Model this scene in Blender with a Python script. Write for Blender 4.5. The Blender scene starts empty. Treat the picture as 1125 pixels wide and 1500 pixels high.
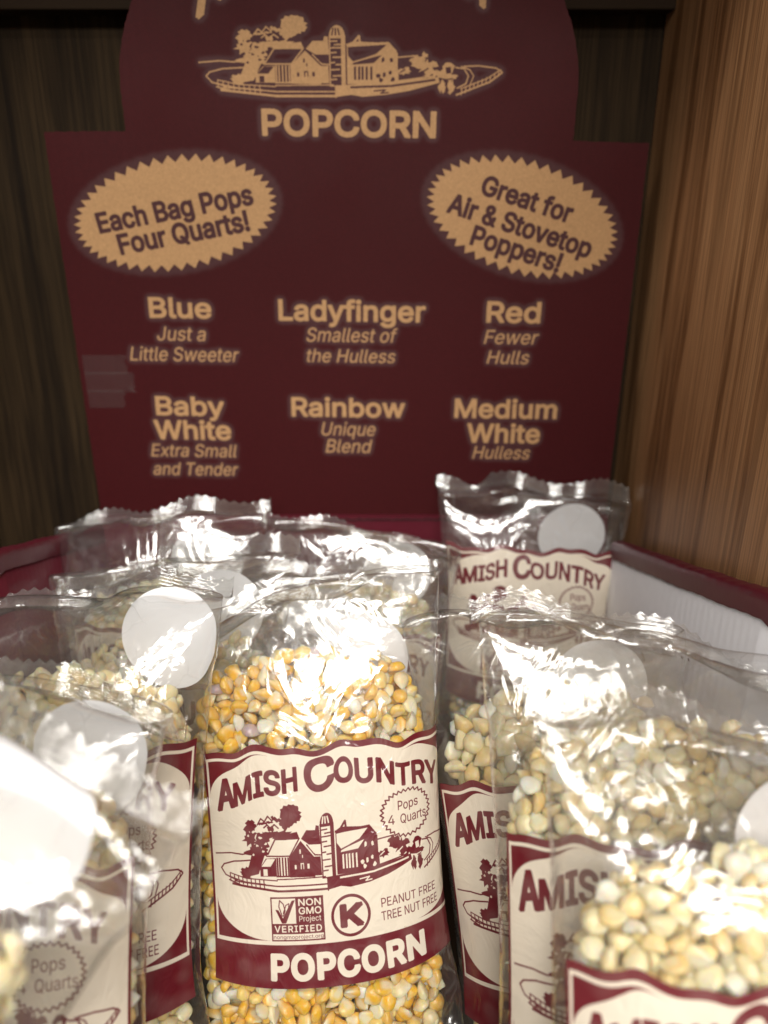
import bpy, math, random, time
import numpy as np
from mathutils import Matrix, Vector
T0 = time.time()
SC = bpy.context.scene
COL = SC.collection
S = 0.01                      # script coordinates are centimetres

# ------------------------------------------------------------------ camera
FPX, PITCH, CAMZ = 1173.0, math.radians(22), 33.0
cam = bpy.data.cameras.new('camera'); cam.sensor_fit = 'VERTICAL'; cam.sensor_height = 36; cam.sensor_width = 27
cam.lens = 36*FPX/1500
cam.clip_start = 0.005; cam.clip_end = 50
cam.dof.use_dof = True; cam.dof.focus_distance = 0.315; cam.dof.aperture_fstop = 6.8
camo = bpy.data.objects.new('camera', cam); COL.objects.link(camo)
camo.location = (0, 0, CAMZ*S); camo.rotation_euler = (math.radians(90)-PITCH, 0, 0)
SC.camera = camo

def unproj(px, py, d):
    """photo pixel (1125x1500) at optical depth d (cm) -> world point in cm"""
    u = (px-562.5)/FPX; v = -(py-750)/FPX
    c, s = math.cos(PITCH), math.sin(PITCH)
    return np.array([u*d, (c+s*v)*d, CAMZ+(-s+c*v)*d])
def unproj_y(px, py, y):
    u = (px-562.5)/FPX; v = -(py-750)/FPX
    c, s = math.cos(PITCH), math.sin(PITCH)
    return unproj(px, py, y/(c+s*v))

# ------------------------------------------------------------------ light
w = bpy.data.worlds.new('World'); SC.world = w; w.use_nodes = True
w.node_tree.nodes['Background'].inputs[0].default_value = (1.0, 0.86, 0.70, 1)
w.node_tree.nodes['Background'].inputs[1].default_value = 0.23
def lamp(name, loc, target, sx, sy, power, col):
    l = bpy.data.lights.new(name, 'AREA'); l.shape = 'RECTANGLE'; l.size = sx; l.size_y = sy; l.energy = power; l.color = col
    o = bpy.data.objects.new(name, l); COL.objects.link(o); o.location = loc
    o.rotation_euler = (Vector(target)-Vector(loc)).to_track_quat('-Z', 'Y').to_euler()
    return o
# ceiling light panels of the store, behind and above the camera, the first added for broad film glare: x, y, z, width, depth, radiance
for (lx, ly, lz, sx, sy, rad) in ((.1, -1.75, 2.15, 1.15, .55, 23), (.3, -.75, 2.15, 1.2, .2, 26), (-1.9, -.9, 2.1, .6, .6, 20), (1.9, -.9, 2.1, .6, .5, 20),
                                  (-.8, -5.0, 2.6, 1.4, .6, 24), (1.6, -5.0, 2.6, 1.4, .6, 24)):
    lamp('ceiling_panel_light', (lx, ly, lz), (lx*.3, .25, .1), sx, sy, 1.08*rad*math.pi*sx*sy, (1.0, .96, .90))
SC.view_settings.view_transform = 'Standard'; SC.view_settings.look = 'None'
SC.view_settings.exposure = 0; SC.view_settings.gamma = 1
SC.cycles.use_denoising = True
SC.cycles.transparent_max_bounces = 64; SC.cycles.max_bounces = 10; SC.cycles.glossy_bounces = 3
SC.cycles.diffuse_bounces = 4; SC.cycles.transmission_bounces = 4
SC.cycles.caustics_reflective = False; SC.cycles.caustics_refractive = False
SC.cycles.sample_clamp_indirect = 6

# ------------------------------------------------------------------ helpers
def mesh(name, v, f, mat=None, smooth=True):
    m = bpy.data.meshes.new(name)
    v = np.asarray(v, dtype=np.float32)*S
    if isinstance(f, np.ndarray) and f.ndim == 2:
        n, k = f.shape
        m.vertices.add(len(v)); m.vertices.foreach_set('co', v.ravel())
        m.loops.add(n*k); m.loops.foreach_set('vertex_index', f.astype(np.int32).ravel())
        m.polygons.add(n); m.polygons.foreach_set('loop_start', np.arange(0, n*k, k, dtype=np.int32))
        m.update(calc_edges=True)
    else:
        m.from_pydata([tuple(p) for p in v], [], [tuple(int(i) for i in q) for q in f]); m.update()
    m.validate()
    if smooth: m.polygons.foreach_set('use_smooth', np.ones(len(m.polygons), dtype=bool))
    if mat: m.materials.append(mat)
    return m
def obj(name, me, parent=None, label=None):
    o = bpy.data.objects.new(name, me); COL.objects.link(o)
    if parent: o.parent = parent
    if label: o['label'] = label
    return o
def thing(name, label, cat, mat4=None, group=None):
    o = bpy.data.objects.new(name, None); o.empty_display_size = .02; COL.objects.link(o)
    o['label'] = label; o['category'] = cat
    if group: o['group'] = group
    if mat4 is not None: o.matrix_world = mat4
    return o
def set_uv(me, uv):
    l = me.uv_layers.new(name='UVMap'); idx = np.empty(len(me.loops), dtype=np.int32); me.loops.foreach_get('vertex_index', idx)
    l.data.foreach_set('uv', np.asarray(uv, dtype=np.float32)[idx].ravel())
def boxmesh(x0, x1, y0, y1, z0, z1):
    v = [(x, y, z) for x in (x0, x1) for y in (y0, y1) for z in (z0, z1)]
    f = [(0, 1, 3, 2), (4, 6, 7, 5), (0, 4, 5, 1), (2, 3, 7, 6), (0, 2, 6, 4), (1, 5, 7, 3)]
    return v, f

class NT:
    def __init__(s, name):
        s.m = bpy.data.materials.new(name); s.m.use_nodes = True; s.t = s.m.node_tree; s.t.nodes.clear()
        s.out = s.t.nodes.new('ShaderNodeOutputMaterial')
    def n(s, typ, ins=None, **kw):
        nd = s.t.nodes.new('ShaderNode'+typ)
        for k, v in kw.items(): setattr(nd, k, v)
        for k, v in (ins or {}).items():
            if isinstance(v, bpy.types.NodeSocket): s.t.links.new(v, nd.inputs[k])
            else: nd.inputs[k].default_value = v
        return nd
    def math(s, op, a, b=0.0, clamp=False):
        return s.n('Math', {0: a, 1: b}, operation=op, use_clamp=clamp).outputs[0]
    def mix(s, fac, a, b):
        nd = s.n('Mix', data_type='RGBA')
        for i, v in ((0, fac), (6, a), (7, b)):
            if isinstance(v, bpy.types.NodeSocket): s.t.links.new(v, nd.inputs[i])
            else: nd.inputs[i].default_value = v
        return nd.outputs[2]
    def ramp(s, fac, stops):
        nd = s.n('ValToRGB', {0: fac}); cr = nd.color_ramp
        while len(cr.elements) < len(stops): cr.elements.new(.5)
        for e, (p, c) in zip(cr.elements, stops): e.position = p; e.color = (*c, 1) if len(c) == 3 else c
        return nd.outputs[0]
    def done(s, shader):
        s.t.links.new(shader, s.out.inputs[0]); return s.m

# ------------------------------------------------------------------ print artwork (rasterised here, no files)
try:
    FONT = bpy.data.fonts.load(bpy.utils.resource_path('LOCAL')+'/datafiles/fonts/Inter.woff2')
except Exception:
    FONT = None
_gc = {}
def text_loops(s, spacing=1.0):
    """closed outlines of a string, as arrays of points (outer loops may overlap: fill by non-zero winding)"""
    key = (s, spacing)
    if key in _gc: return _gc[key]
    c = bpy.data.curves.new('t', 'FONT'); c.body = s; c.resolution_u = 5; c.space_character = spacing; c.fill_mode = 'NONE'
    if FONT: c.font = FONT
    o = bpy.data.objects.new('t', c); COL.objects.link(o); bpy.context.view_layer.update()
    m = bpy.data.meshes.new_from_object(o.evaluated_get(bpy.context.evaluated_depsgraph_get()))
    v = np.array([x.co[:2] for x in m.vertices]); nb = {}
    for e in m.edges:
        a, b = e.vertices; nb.setdefault(a, []).append(b); nb.setdefault(b, []).append(a)
    bpy.data.objects.remove(o); bpy.data.curves.remove(c); bpy.data.meshes.remove(m)
    seen = set(); loops = []
    for a in sorted(nb):
        if a in seen: continue
        L = [a]; seen.add(a)
        nxt = a+1 if a+1 in nb[a] else nb[a][0]
        while nxt not in seen:
            L.append(nxt); seen.add(nxt)
            q = [x for x in nb[nxt] if x not in seen]
            if not q: break
            nxt = nxt+1 if nxt+1 in q else q[0]
        loops.append(v[L])
    _gc[key] = loops
    return loops
class Canvas:
    """ink mask; units -> pixels with y downwards"""
    def __init__(s, w, h, ppu, ss=2):
        s.k = ppu*ss; s.ss = ss; s.W = int(round(w*ppu))*ss; s.H = int(round(h*ppu))*ss
        s.a = np.zeros((s.H, s.W), dtype=bool)
    def poly(s, p, val=True):
        p = np.asarray(p, float)*s.k
        x0 = max(0, int(p[:, 0].min())-1); x1 = min(s.W, int(p[:, 0].max())+2)
        y0 = max(0, int(p[:, 1].min())-1); y1 = min(s.H, int(p[:, 1].max())+2)
        if x1 <= x0 or y1 <= y0: return
        X = np.arange(x0, x1)[None, :]+.5; Y = np.arange(y0, y1)[:, None]+.5
        ins = np.zeros((y1-y0, x1-x0), dtype=bool)
        q = np.roll(p, -1, axis=0)
        for (ax, ay), (bx, by) in zip(p, q):
            if ay == by: continue
            c = (Y > min(ay, by)) & (Y <= max(ay, by))
            ins ^= c & (X < ax+(Y-ay)*(bx-ax)/(by-ay))
        s.a[y0:y1, x0:x1][ins] = val
    def line(s, p, wd, val=True):
        p = np.asarray(p, float)
        for a, b in zip(p[:-1], p[1:]):
            d = b-a; L = np.hypot(*d)
            if L < 1e-6: continue
            n = np.array([-d[1], d[0]])/L*wd/2; e = d/L*wd*.3
            s.poly([a-e+n, b+e+n, b+e-n, a-e-n], val)
    def tris(s, T, val=True):
        for t in T: s.poly(t, val)
    def text(s, st, cx, cy, w=None, h=None, ang=0, bold=0.0, shear=0.0, val=True, spacing=1.0, warp=None):
        """centre (cx,cy), fitted to width w and cap height h (either may be None)"""
        Ls = text_loops(st, spacing); sizes = [len(l) for l in Ls]; T = np.concatenate(Ls)
        caps = np.concatenate(text_loops('H')); ch = caps[:, 1].max()-caps[:, 1].min()
        x0, x1 = T[..., 0].min(), T[..., 0].max()
        sy = (h/ch) if h else w/(x1-x0); sx = w/(x1-x0) if w else sy
        T = np.stack([(T[:, 0]-(x0+x1)/2)*sx, (T[:, 1]-ch/2)*sy], -1)
        T[:, 0] += shear*T[:, 1]
        a = math.radians(ang); X = T[:, 0]*math.cos(a)-T[:, 1]*math.sin(a); Y = T[:, 0]*math.sin(a)+T[:, 1]*math.cos(a)
        P = np.stack([cx+X, cy-Y], -1)
        if warp: P = warp(P)
        k = 0; LL = []
        for n in sizes: LL.append(P[k:k+n]); k += n
        s.wind(LL, val)
        if bold:
            for l in LL: s.line(np.concatenate([l, l[:1]]), bold*2*sy, val)
    def wind(s, LL, val):
        A = np.concatenate(LL)*s.k
        x0 = max(0, int(A[:, 0].min())-1); x1 = min(s.W, int(A[:, 0].max())+2); y0 = max(0, int(A[:, 1].min())-1); y1 = min(s.H, int(A[:, 1].max())+2)
        if x1 <= x0 or y1 <= y0: return
        wn = np.zeros((y1-y0, x1-x0), dtype=np.int8)
        for l in LL:
            p = l*s.k; q = np.roll(p, -1, axis=0)
            for (ax, ay), (bx, by) in zip(p, q):
                if ay == by: continue
                lo, hi = (ay, by) if ay < by else (by, ay)
                r0 = max(y0, int(math.ceil(lo-.5+1e-9))); r1 = min(y1, int(math.floor(hi-.5+1e-9))+1)
                for r in range(r0, r1):
                    if not (lo < r+.5 <= hi): continue
                    x = ax+(r+.5-ay)*(bx-ax)/(by-ay); c = int(math.ceil(x-.5))-x0
                    if c > 0: wn[r-y0, :min(c, x1-x0)] += 1 if by > ay else -1
        s.a[y0:y1, x0:x1][wn != 0] = val
    def get(s):
        a = s.a.reshape(s.H//s.ss, s.ss, s.W//s.ss, s.ss).mean((1, 3)).astype(np.float32)
        return a
def blur(a, r):
    for ax in (0, 1):
        for _ in range(2):
            c = np.cumsum(np.pad(a, [(r+1, r) if i == ax else (0, 0) for i in (0, 1)], mode='edge'), axis=ax)
            n = a.shape[ax]
            a = (np.take(c, range(2*r+1, 2*r+1+n), axis=ax)-np.take(c, range(0, n), axis=ax))/(2*r+1)
    return a
def make_image(name, rgb, alpha=None):
    h, w_ = rgb.shape[:2]
    im = bpy.data.images.new(name, w_, h, alpha=True)
    px = np.ones((h, w_, 4), np.float32); rgb = np.clip(rgb, 0, 1); px[..., :3] = np.where(rgb < .0031308, rgb*12.92, 1.055*rgb**(1/2.4)-.055)
    if alpha is not None: px[..., 3] = alpha
    im.pixels.foreach_set(px[::-1].ravel()); im.update(); im.pack()
    return im
def blob(cx, cy, rx, ry, rs, n=26, rough=.25):
    r = random.Random(rs)
    return [(cx+rx*(1+r.uniform(-rough, rough))*math.cos(2*math.pi*i/n), cy+ry*(1+r.uniform(-rough, rough))*math.sin(2*math.pi*i/n)) for i in range(n)]
def starburst(cx, cy, rx, ry, n, depth, ang=0):
    p = []
    a = math.radians(ang)
    for i in range(2*n):
        k = 1 if i % 2 == 0 else 1-depth
        kx = 1 if i % 2 == 0 else 1-depth*ry/rx*1.1
        x, y = rx*kx*math.cos(math.pi*i/n), ry*k*math.sin(math.pi*i/n)
        p.append((cx+x*math.cos(a)+y*math.sin(a), cy-x*math.sin(a)+y*math.cos(a)))
    return p
def farm(cv, ox, oy, sx, sy):
    """farm picture; drawn in a 1040 x 290 frame (x 45..1085, y 50..340)"""
    def t(p): return [(ox+(x-45)*sx, oy+(y-50)*sy) for x, y in p]
    P = lambda p, v=True: cv.poly(t(p), v)
    k = (abs(sx)+abs(sy))/2
    L = lambda p, wd=4.5, v=True: cv.line(t(p), wd*k, v)
    # trees on the left
    P(blob(368, 85, 46, 34, 1, 30, .16)); P(blob(345, 112, 26, 18, 2)); L([(362, 110), (330, 150)], 8)
    r = random.Random(5)
    for i in range(11): P(blob(240+i*9, 112-i*1.8+r.uniform(-8, 8), 8, 4.5, 10+i, 9, .6))
    P(blob(325, 152, 52, 13, 60, 30, .35)); P(blob(275, 150, 28, 13, 61, 20, .5))
    L([(232, 118), (248, 98), (262, 108), (276, 90), (292, 104), (304, 92), (322, 106)], 5); L([(258, 128), (272, 118), (286, 130), (300, 116), (316, 128)], 5)
    P(blob(203, 122, 27, 20, 30, 20, .35)); P(blob(198, 160, 30, 24, 31, 20, .4)); P(blob(245, 175, 38, 26, 32, 24, .45))
    P(blob(285, 130, 12, 10, 33, 12, .5)); P(blob(222, 205, 40, 20, 34, 22, .5))
    P([(205, 200), (260, 205), (225, 278), (160, 290), (185, 250)]); P(blob(170, 275, 24, 18, 35))
    for (x, y, q) in ((215, 140, 7), (190, 150, 5), (240, 160, 7), (225, 185, 6), (262, 180, 6), (250, 205, 6), (208, 215, 5)): P(blob(x, y, q, q*.7, x, 9, .5), False)
    P([(298, 165), (300, 145), (335, 136), (360, 146), (392, 142), (402, 165)])
    # house
    P([(355, 290), (357, 222), (405, 172), (458, 226), (458, 292)])
    P([(268, 212), (300, 165), (398, 165), (354, 218)], False)
    L([(268, 214), (300, 165), (400, 164), (357, 220), (262, 220)], 5)
    for x in (305, 314, 326, 338, 349): L([(x, 226), (x, 286)], 6)
    L([(300, 286), (355, 286)], 5); L([(355, 222), (355, 288)], 4)
    P([(232, 286), (232, 258), (258, 228), (300, 226), (300, 286)]); P([(238, 254), (262, 229), (296, 229), (276, 254)], False)
    P([(245, 262), (262, 262), (262, 284), (245, 284)], False)
    for (x, y, a, b) in ((375, 250, 8, 14), (400, 245, 14, 20), (428, 248, 9, 16), (398, 200, 6, 14), (408, 218, 4, 10)): P([(x, y), (x+a, y), (x+a, y+b), (x, y+b)], False)
    P([(404, 249), (411, 249), (411, 265), (404, 265)])
    # middle roofs
    P([(408, 166), (432, 138), (468, 138), (472, 122), (484, 124), (487, 186), (440, 186)])
    L([(430, 186), (462, 220), (488, 222)], 5); P([(448, 226), (484, 226), (486, 288), (448, 288)]); P([(436, 190), (480, 192), (470, 214), (458, 214)], False)
    # silo
    dome = [(489, 122)]+[(515-27*math.cos(a), 122-38*math.sin(a)) for a in [math.pi*i/12 for i in range(13)]]+[(542, 122)]
    P(dome); P([(487, 120), (543, 120), (543, 300), (487, 300)]); P([(492, 130), (528, 130), (528, 296), (492, 296)], False)
    for x in (498, 510, 523): L([(x, 118), (x+(510-x)*.35, 96)], 5, False)
    for y, a, b in ((140, 492, 515), (152, 505, 530), (163, 492, 528), (180, 494, 512), (196, 500, 530), (215, 494, 506), (222, 510, 530), (240, 494, 522), (262, 500, 530), (275, 494, 512)): L([(a, y), (b, y-1)], 5)
    # barn
    P([(548, 150), (570, 140), (690, 146), (722, 182), (722, 292), (548, 292)])
    P([(552, 160), (684, 152), (648, 184), (570, 212), (552, 190)], False); P([(570, 214), (668, 188), (640, 216), (566, 222)], False); L([(566, 214), (664, 184)], 5)
    L([(548, 152), (690, 146), (716, 176)], 7); L([(574, 140), (590, 122), (592, 140)], 8)
    for x in (572, 586, 598, 612, 628): P([(x, 230), (x+7, 228), (x+7, 276), (x, 276)], False)
    for (x, y) in ((655, 262), (675, 258), (696, 250), (664, 276), (705, 275), (672, 206), (700, 206)): P(blob(x, y, 7, 8, x, 9, .4), False)
    L([(722, 196), (790, 190)], 5); L([(722, 240), (724, 288)], 5)
    P(blob(792, 214, 28, 22, 41, 22, .25)); P(blob(744, 246, 22, 15, 42, 18, .5)); P(blob(828, 232, 30, 22, 43, 20, .6)); P(blob(815, 190, 10, 14, 44, 12, .5)); P(blob(842, 256, 28, 14, 45, 18, .5))
    for (x, y) in ((740, 244), (775, 252), (800, 250), (820, 240), (835, 262), (760, 262)): L([(x-9, y+5), (x+7, y-5)], 4.5, False)
    L([(725, 280), (850, 262)], 5)
    # fields
    P([(505, 296), (620, 290), (862, 266), (868, 286), (760, 316), (680, 330), (600, 337), (560, 330), (505, 338)])
    L([(560, 303), (700, 298), (850, 276)], 7, False); L([(640, 316), (680, 312), (664, 324), (690, 322)], 4.5, False)
    L([(300, 296), (500, 294)], 4); L([(120, 302), (300, 318), (506, 318)], 5); L([(110, 312), (300, 334), (508, 334)], 8); L([(508, 298), (508, 340)], 5)
    # left lane and fence
    L([(40, 214), (110, 208), (160, 212), (200, 206)], 5)
    L([(190, 232), (120, 236), (75, 248), (62, 262), (80, 284), (130, 300)], 5)
    L([(100, 276), (170, 292), (300, 300)], 4); L([(95, 288), (165, 304), (250, 312)], 4); L([(95, 300), (150, 316), (240, 326)], 5)
    for i in range(9): L([(100+i*18, 278+i*2.6), (102+i*18, 304+i*2.6)], 4)
    # buggy, lane and fence on the right
    P(blob(895, 236, 22, 20, 51, 18, .25)); P(blob(893, 262, 26, 20, 52, 22, .5)); P(blob(876, 300, 12, 22, 53, 14, .5)); P(blob(906, 300, 12, 22, 54, 14, .5))
    P([(886, 232), (904, 230), (906, 252), (890, 254)], False); L([(884, 276), (912, 272)], 4, False)
    L([(922, 232), (950, 236), (966, 262), (958, 290), (928, 306)], 5); L([(940, 228), (970, 240), (984, 262), (974, 290)], 4)
    L([(950, 228), (1000, 226), (1060, 234), (1082, 248)], 5); L([(1082, 250), (1040, 284), (926, 330)], 6); L([(1076, 240), (1030, 272), (940, 308)], 4)
    for i in range(10): L([(945+i*14, 306-i*6.4), (943+i*14, 330-i*7.4)], 4)

LW, LH = 10.6, 8.95                    # label size in cm
def label_image():
    red = Canvas(LW, LH, 110)
    cx = 5.25
    # borders: top bar, side hairlines, corners, bottom band
    red.poly([(0, 0), (LW, 0), (LW, .24), (0, .24)])
    red.poly([(0, 0), (.1, 0), (.1, LH), (0, LH)]); red.poly([(LW-.1, 0), (LW, 0), (LW, LH), (LW-.1, LH)])
    def corner(mx, my, w_, h_):
        pts = [(0, 0)]+[(w_*(1-math.sin(a)), h_*(1-math.cos(a))) for a in [math.pi/2*i/14 for i in range(15)]]
        pts = [(0, 0)]+[(w_*(1-math.sin(a))**1.0, h_*(1-math.cos(a))) for a in [math.pi/2*i/14 for i in range(15)]]
        return [(mx(x), my(y)) for x, y in pts]
    for mx in (lambda x: .2+x, lambda x: LW-.2-x):
        red.poly(corner(mx, lambda y: .36+y, 2.5, 1.35)); red.poly(corner(mx, lambda y: 7.2-y, 2.2, 1.5))
    red.poly([(0, 7.36), (LW, 7.36), (LW, LH), (0, LH)])
    # arched name
    def warp(P):
        x = (P[..., 0]-cx)/4.7; P = P.copy(); P[..., 1] += .78*np.abs(x)**1.8; return P
    parts = [('A', .52, 1.16, 1.12), ('MISH', 1.2, 3.72, .86), ('C', 4.12, 5.12, 1.22), ('OUNTRY', 5.2, 9.75, .86)]
    for st, x0, x1, h in parts:
        red.text(st, (x0+x1)/2, 1.52-h/2 + (.06 if st == 'C' else 0), w=x1-x0, h=h, bold=.028, warp=warp)
    farm(red, .3, 2.15, 9.95/1040, 3.3/290)
    # badge
    sb = starburst(8.05, 2.95, 1.13, .95, 30, .12); 
    red.poly(starburst(8.05, 2.95, 1.2, 1.02, 30, .12), False)
    p = sb+[sb[0]]; red.line(p, .055)
    red.text('Pops', 8.12, 2.62, w=.92, h=.36, bold=.004); red.text('4', 7.36, 3.16, h=.36, bold=.004); red.text('Quarts', 8.35, 3.16, w=1.2, h=.36, bold=.004)
    # check-mark box
    x0, y0, x1, y1 = 2.42, 5.6, 4.5, 7.22
    red.poly([(x0, y0), (x1, y0), (x1, y1), (x0, y1)])
    red.poly([(x0+.05, y0+.06), (3.4, y0+.06), (3.4, 6.58), (x0+.05, 6.58)], False)
    red.poly([(x0+.05, 6.96), (x1-.05, 6.96), (x1-.05, 7.17), (x0+.05, 7.17)], False)
    red.poly([(2.6, 6.06), (2.72, 6.08), (2.88, 6.38), (3.26, 5.74), (3.38, 5.72), (3.0, 6.56), (2.84, 6.57)])
    red.line([(2.86, 6.3), (2.74, 5.95), (2.78, 5.72), (2.92, 5.86), (2.98, 6.1), (2.9, 6.3)], .04)
    red.line([(2.9, 6.2), (3.02, 5.9), (3.14, 5.84), (3.12, 6.0), (2.96, 6.26)], .035)
    red.text('NON', 3.96, 5.81, w=.88, h=.24, bold=.02, val=False); red.text('GMO', 3.96, 6.12, w=.88, h=.24, bold=.02, val=False)
    red.text('Project', 3.95, 6.41, w=.86, h=.2, bold=.004, val=False)
    red.text('VERIFIED', 3.46, 6.77, w=1.84, h=.23, bold=.02, val=False, spacing=1.15)
    red.text('nongmoproject.org', 3.46, 7.065, w=1.94, h=.13, bold=.003)
    # K circle
    for r, v in ((.78, True), (.67, False)): red.poly([(5.55+r*math.cos(a), 6.45+r*math.sin(a)) for a in [2*math.pi*i/48 for i in range(48)]], v)
    red.text('K', 5.58, 6.45, w=.78, h=.72, bold=.055)
    red.text('PEANUT FREE', 8.0, 6.2, w=2.45, h=.33, bold=.003); red.text('TREE NUT FREE', 8.02, 6.70, w=2.55, h=.33, bold=.003)
    red.text('POPCORN', 5.4, 8.17, w=6.0, h=.88, bold=.04, val=False, spacing=1.06)
    m = red.get()[..., None]
    cream = np.array([.86, .77, .63]); ink = np.array([.155, .009, .018])
    return make_image('bag_print', cream*(1-m)+ink*m)

HY = 45.0                                # header panel plane
HX0, HX1 = -17.3, 13.55; HZ0, HZTOP = 14.0, 47.0
HXC = (HX0+HX1)/2
def hp(px, py):
    q = unproj_y(px, py, HY); return q[0]-HX0, HZTOP-q[2]     # header canvas coordinates
def header_image():
    W, H = HX1-HX0, HZTOP-HZ0
    tan = Canvas(W, H, 44); halo = Canvas(W, H, 44); brown = Canvas(W, H, 44)
    def t(st, x0, x1, yt, yb, bold=.024, shear=0, cv=None):
        a = hp((x0+x1)/2, yt); b = hp((x0+x1)/2, yb); l = hp(x0, (yt+yb)/2); r = hp(x1, (yt+yb)/2)
        h = b[1]-a[1]
        (cv or tan).text(st, (l[0]+r[0])/2, (l[1]+r[1])/2, w=r[0]-l[0], h=h, ang=-.8, bold=bold, shear=shear)
    t('POPCORN', 385, 637, 163, 199, .03)
    t('Blue', 219, 308, 437, 465); t('Ladyfinger', 409, 622, 441, 470); t('Red', 714, 791, 443, 472)
    t('Baby', 229, 327, 582, 608); t('White', 227, 337, 617, 643); t('Rainbow', 428, 592, 584, 610); t('Medium', 667, 815, 586, 612); t('White', 685, 790, 622, 648)
    lt = dict(bold=.004, shear=.2)
    for a in (('Just a', 231, 301, 479, 499), ('Little Sweeter', 192, 349, 509, 529), ('Smallest of', 450, 580, 481, 501), ('the Hulless', 449, 579, 512, 531),
              ('Fewer', 711, 788, 484, 504), ('Hulls', 715, 775, 514, 533), ('Extra Small', 223, 347, 651, 669), ('and Tender', 226, 348, 678, 696),
              ('Unique', 472, 550, 619, 638), ('Blend', 479, 543, 644, 663), ('Hulless', 694, 776, 654, 672)): t(*a, **lt)
    a = hp(288, 22); b = hp(735, 143); farm(tan, a[0], a[1], (b[0]-a[0])/1040, (b[1]-a[1])/290)
    c0 = hp(508, 60)
    def warp(P):
        x = (P[..., 0]-c0[0])/7.4; P = P.copy(); P[..., 1] += 3.0*np.abs(x)**1.9; return P
    bz = hp(508, -20)[1]
    for st, x0, x1, h in (('A', -7.2, -5.9, 1.9), ('MISH', -5.8, -2.3, 1.45), ('C', -1.7, .1, 2.0), ('OUNTRY', .2, 7.1, 1.45)):
        tan.text(st, c0[0]+(x0+x1)/2, bz-1.6-h/2, w=x1-x0, h=h, bold=.03, warp=warp)
    for cx, cy, ex, ey, an in ((256, 314, 408, 314, 9.5), (766, 320, 912, 320, -16)):
        c = hp(cx, cy); e = hp(ex, ey); rx = (e[0]-c[0])*1.0; top = hp(cx, cy-86); ry = (c[1]-top[1])
        tan.poly(starburst(c[0], c[1], rx, ry, 46, .13, an)); halo.poly(starburst(c[0], c[1], rx*1.06, ry*1.08, 46, .02, an))
    def tb(st, cx, cy, wpx, hpx, an):
        c = hp(cx, cy); r = hp(cx+wpx/2, cy); bb = hp(cx, cy+hpx/2)
        tan.text(st, c[0], c[1], w=2*(r[0]-c[0]), h=2*(bb[1]-c[1]), ang=an, bold=.03, val=False)
    tb('Each Bag Pops', 255, 306, 232, 28, 10); tb('Four Quarts!', 268, 341, 194, 28, 10)
    tb('Great for', 773, 292, 138, 27, -17); tb('Air & Stovetop', 763, 331, 220, 27, -17); tb('Poppers!', 757, 365, 136, 27, -17)
    m = tan.get(); 
    hb = np.clip(blur(m, 6)*7, 0, 1); hb = np.maximum(np.clip(blur(hb, 2)*1.3, 0, 1), blur(halo.get(), 4))
    m = m[..., None]; hb = hb[..., None]*.8
    base = np.array([.049, .0038, .0052]); hal = np.array([.078, .034, .036]); tn = np.array([.49, .285, .135])
    rng = np.random.default_rng(2)
    rgb = base*(1-hb)+hal*hb
    rgb = rgb*(1-m)+tn*m
    g = blur(rng.random(m.shape[:2]).astype(np.float32), 1)[..., None]
    rgb = rgb*(.68+.64*g)
    return make_image('header_print', rgb)

# ------------------------------------------------------------------ materials
def wood(name, axis, c1, c2, c3, rough=.48, spec=.5):
    t = NT(name); tc = t.n('TexCoord').outputs['Object']
    sc = (90, 90, 3.2)
    mp = t.n('Mapping', {0: tc, 3: sc})
    wob = t.n('TexNoise', {'Vector': t.n('Mapping', {0: tc, 3: (18, 18, 5)}).outputs[0], 'Scale': 1.0, 'Detail': 2})
    v = t.n('VectorMath', {0: mp.outputs[0], 1: t.n('VectorMath', {0: wob.outputs['Color'], 'Scale': 1.8}, operation='SCALE').outputs[0]}, operation='ADD').outputs[0]
    big = t.n('TexNoise', {'Vector': v, 'Scale': .9, 'Detail': 3, 'Roughness': .5}).outputs[0]
    fine = t.n('TexNoise', {'Vector': t.n('Mapping', {0: tc, 3: (950, 950, 12)}).outputs[0], 'Scale': 1.0, 'Detail': 3}).outputs[0]
    pore = t.n('TexNoise', {'Vector': t.n('Mapping', {0: tc, 3: (1500, 1500, 38)}).outputs[0], 'Scale': 1.0, 'Detail': 2}).outputs[0]
    st = t.n('TexNoise', {'Vector': t.n('VectorMath', {0: t.n('Mapping', {0: tc, 3: (165, 165, 5)}).outputs[0], 1: t.n('VectorMath', {0: wob.outputs['Color'], 'Scale': 2.2}, operation='SCALE').outputs[0]}, operation='ADD').outputs[0], 'Scale': 1.0, 'Detail': 2, 'Roughness': .6}).outputs[0]
    base = t.ramp(big, [(.36, c3), (.47, c2), (.56, c1), (.7, c2)])
    col = t.mix(t.ramp(fine, [(.40, (.55,)*3), (.55, (0, 0, 0))]), base, (*c3, 1))
    col = t.mix(t.ramp(st, [(.36, (.5,)*3), (.46, (0, 0, 0))]), col, (*[x*.75 for x in c3], 1))
    streak = t.ramp(big, [(.34, (1, 1, 1)), (.5, (.25,)*3)])
    pm = t.math('MULTIPLY', t.ramp(pore, [(.36, (1, 1, 1)), (.44, (0, 0, 0))]), streak)
    col = t.mix(t.math('MULTIPLY', pm, .8), col, (*[x*.35 for x in c3], 1))
    bmp = t.n('Bump', {'Height': t.math('SUBTRACT', fine, pm), 'Strength': .25, 'Distance': .0004}).outputs[0]
    return t.done(t.n('BsdfPrincipled', {'Base Color': col, 'Roughness': rough, 'Specular IOR Level': spec, 'Normal': bmp}).outputs[0])
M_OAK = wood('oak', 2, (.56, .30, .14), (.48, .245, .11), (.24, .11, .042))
M_OAK_SHADED = wood('shaded_oak', 2, (.045, .027, .012), (.030, .018, .008), (.012, .007, .0035), .75, .15)  # same oak with the shade of the recess put into its colour

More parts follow.
